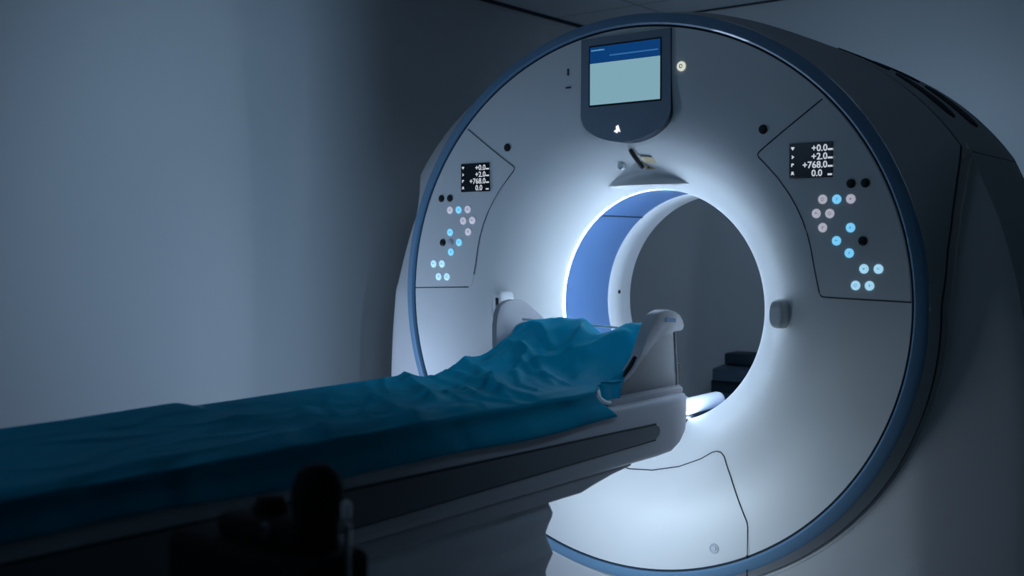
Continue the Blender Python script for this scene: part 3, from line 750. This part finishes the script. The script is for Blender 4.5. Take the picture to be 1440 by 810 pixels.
# ------------------------------------------------------------------ cart behind the scanner
cr = empty('equipment_cart', (-.36, 1.85, 0), 'dark equipment cart against the back wall, seen low through the bore', 'cart')
CX, CY = .275, -.45
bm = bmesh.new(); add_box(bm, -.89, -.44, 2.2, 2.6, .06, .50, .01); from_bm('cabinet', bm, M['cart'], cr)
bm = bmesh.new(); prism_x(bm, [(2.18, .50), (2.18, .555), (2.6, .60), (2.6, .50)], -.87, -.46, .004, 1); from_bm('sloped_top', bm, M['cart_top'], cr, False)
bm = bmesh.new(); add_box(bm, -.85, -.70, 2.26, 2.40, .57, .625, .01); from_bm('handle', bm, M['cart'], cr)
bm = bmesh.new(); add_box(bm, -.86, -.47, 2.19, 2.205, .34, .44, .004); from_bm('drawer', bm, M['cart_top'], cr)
for sx in (-.85, -.48):
    for sy in (2.24, 2.56):
        bm = bmesh.new(); add_lathe(bm, [(0, -.012), (.03, -.012), (.03, .012), (0, .012)], (sx, sy, .031), (1, 0, 0), 16); from_bm('caster', bm, M['black'], cr)
for ch in cr.children:
    ch.data.transform(Matrix.Translation((CX, CY, .055)))
# ------------------------------------------------------------------ room
WL, WB, WR, HC, YF = -1.586, 2.132, 3.2, 2.40, -5.0
def slab(name, x0, x1, y0, y1, z0, z1, m):
    bm = bmesh.new(); add_box(bm, x0, x1, y0, y1, z0, z1); o = from_bm(name, bm, m, None, False); o['kind'] = 'structure'; return o
slab('floor', WL-.12, WR+.12, YF, WB+.12, -.1, 0, M['floor'])
slab('ceiling', WL-.12, WR+.12, YF, WB+.12, HC, HC+.1, M['ceiling'])
slab('wall_left', WL-.12, WL, YF, WB+.12, 0, HC, M['wall'])
slab('wall_back', WL, WR, WB, WB+.12, 0, HC, M['wall_back'])
slab('shadow_gap_1', WL+.0005, WL+.018, YF, WB-.0005, HC-.014, HC-.0005, M['groove'])  # dark strip paints the shadow gap under the ceiling
slab('shadow_gap_2', WL+.02, WR-.0005, WB-.012, WB-.0005, HC-.008, HC-.0005, M['groove'])  # dark strip, same painted shadow gap on the back wall
slab('baseboard_left', WL+.0005, WL+.014, YF, WB-.001, .0005, .10, M['shell'])
slab('baseboard_back', WL+.016, WR-.001, WB-.014, WB-.0005, .0005, .10, M['shell'])
# added lamp dummy with a flap that blocks the wall light, out of frame
wl = empty('wall_light_blocker', (1.34, -1.3, HC), 'added black spotlight with a barn door flap, above the table', 'blocker')
bm = bmesh.new(); add_lathe(bm, [(.0, .0), (.05, .0), (.05, .10), (.043, .10), (.043, .012), (0, .012)], (1.43, -1.32, 2.285), (-1, .2, -.12), 24); from_bm('lamp_dummy', bm, M['stand'], wl)
bm = bmesh.new(); add_tube(bm, [(1.40, -1.31, 2.33), (1.40, -1.31, HC)], .008, 8); from_bm('dummy_stem', bm, M['stand'], wl)
bm = bmesh.new(); add_box(bm, .998, 1.003, -1.134, -.80, 1.90, HC-.001); from_bm('light_blocker', bm, M['stand'], wl, False)  # unseen panel added to cut a vertical shadow edge on the left wall
bm = bmesh.new(); add_tube(bm, [(1.40, -1.31, 2.375), (1.0, -.95, 2.375)], .006, 8); from_bm('blocker_arm', bm, M['stand'], wl)
# ------------------------------------------------------------------ lights
def area(name, loc, target, sx, sy, power, col, spread=None):
    L = bpy.data.lights.new(name, 'AREA'); L.shape = 'RECTANGLE'; L.size = sx; L.size_y = sy; L.energy = power; L.color = col
    if spread: L.spread = math.radians(spread)
    o = bpy.data.objects.new(name, L); COL.objects.link(o); o.location = loc
    d = Vector(target)-Vector(loc); o.rotation_euler = d.to_track_quat('-Z', 'Y').to_euler(); return o
BL = (.42, .68, 1.)
def spot(name, loc, target, power, col, ang, blend, r=.05):
    L = bpy.data.lights.new(name, 'SPOT'); L.energy = power; L.color = col; L.spot_size = math.radians(ang); L.spot_blend = blend; L.shadow_soft_size = r
    o = bpy.data.objects.new(name, L); COL.objects.link(o); o.location = loc
    o.rotation_euler = (Vector(target)-Vector(loc)).to_track_quat('-Z', 'Y').to_euler(); return o
spot('wall_fill', (1.3, -1.3, 2.25), (-1.586, -.10, 1.25), 92, BL, 58, 1.0, .032)  # added spot that brightens the left wall
area('front_fill', (-1.0, -3.6, 2.1), (-.3, 0, .9), 1.0, .6, 2.8, BL)  # added soft fill from the front left
spot('face_fill', (1.5, -1.9, 2.25), (-.50, -.2, .92), 46, (.46, .72, 1), 44, .9, .25)  # added spot lifting the scanner's left face and the drape
spot('rear_wall_fill', (.5, .95, 1.6), (.0, 2.13, 1.35), 12, BL, 140, .9, .1)  # added unseen light to lift the back wall
area('under_table_fill', (.0, -.64, .30), (.14, .0, .46), .40, .10, 1.75, (.66, .84, 1), 118)  # added fill brightening the lower front cover
area('left_low_fill', (-1.38, -.50, .50), (.6, -.05, .6), .12, .6, 6, (.55, .72, 1))  # added low fill grazing the scanner front from the left
w = bpy.data.worlds.new('room_ambient'); scn.world = w; w.use_nodes = True
w.node_tree.nodes['Background'].inputs['Color'].default_value = (.19, .50, .68, 1); w.node_tree.nodes['Background'].inputs['Strength'].default_value = .02
# ------------------------------------------------------------------ camera
cam = bpy.data.cameras.new('camera'); cam.lens = 1550/1440*36; cam.sensor_width = 36; cam.clip_start = .05
co = bpy.data.objects.new('camera', cam); COL.objects.link(co)
co.location = (1.8644665, -2.970223, 1.1815085); co.rotation_euler = (pi/2-.03614, 0, .66233)
cam.dof.use_dof = True; cam.dof.focus_distance = 3.6; cam.dof.aperture_fstop = 2.5
scn.camera = co
scn.view_settings.view_transform = 'Standard'; scn.view_settings.look = 'None'; scn.view_settings.gamma = 1; scn.view_settings.use_curve_mapping = False
scn.view_settings.exposure = 0
for o in bpy.data.objects:
    if '_w' in o: del o['_w']
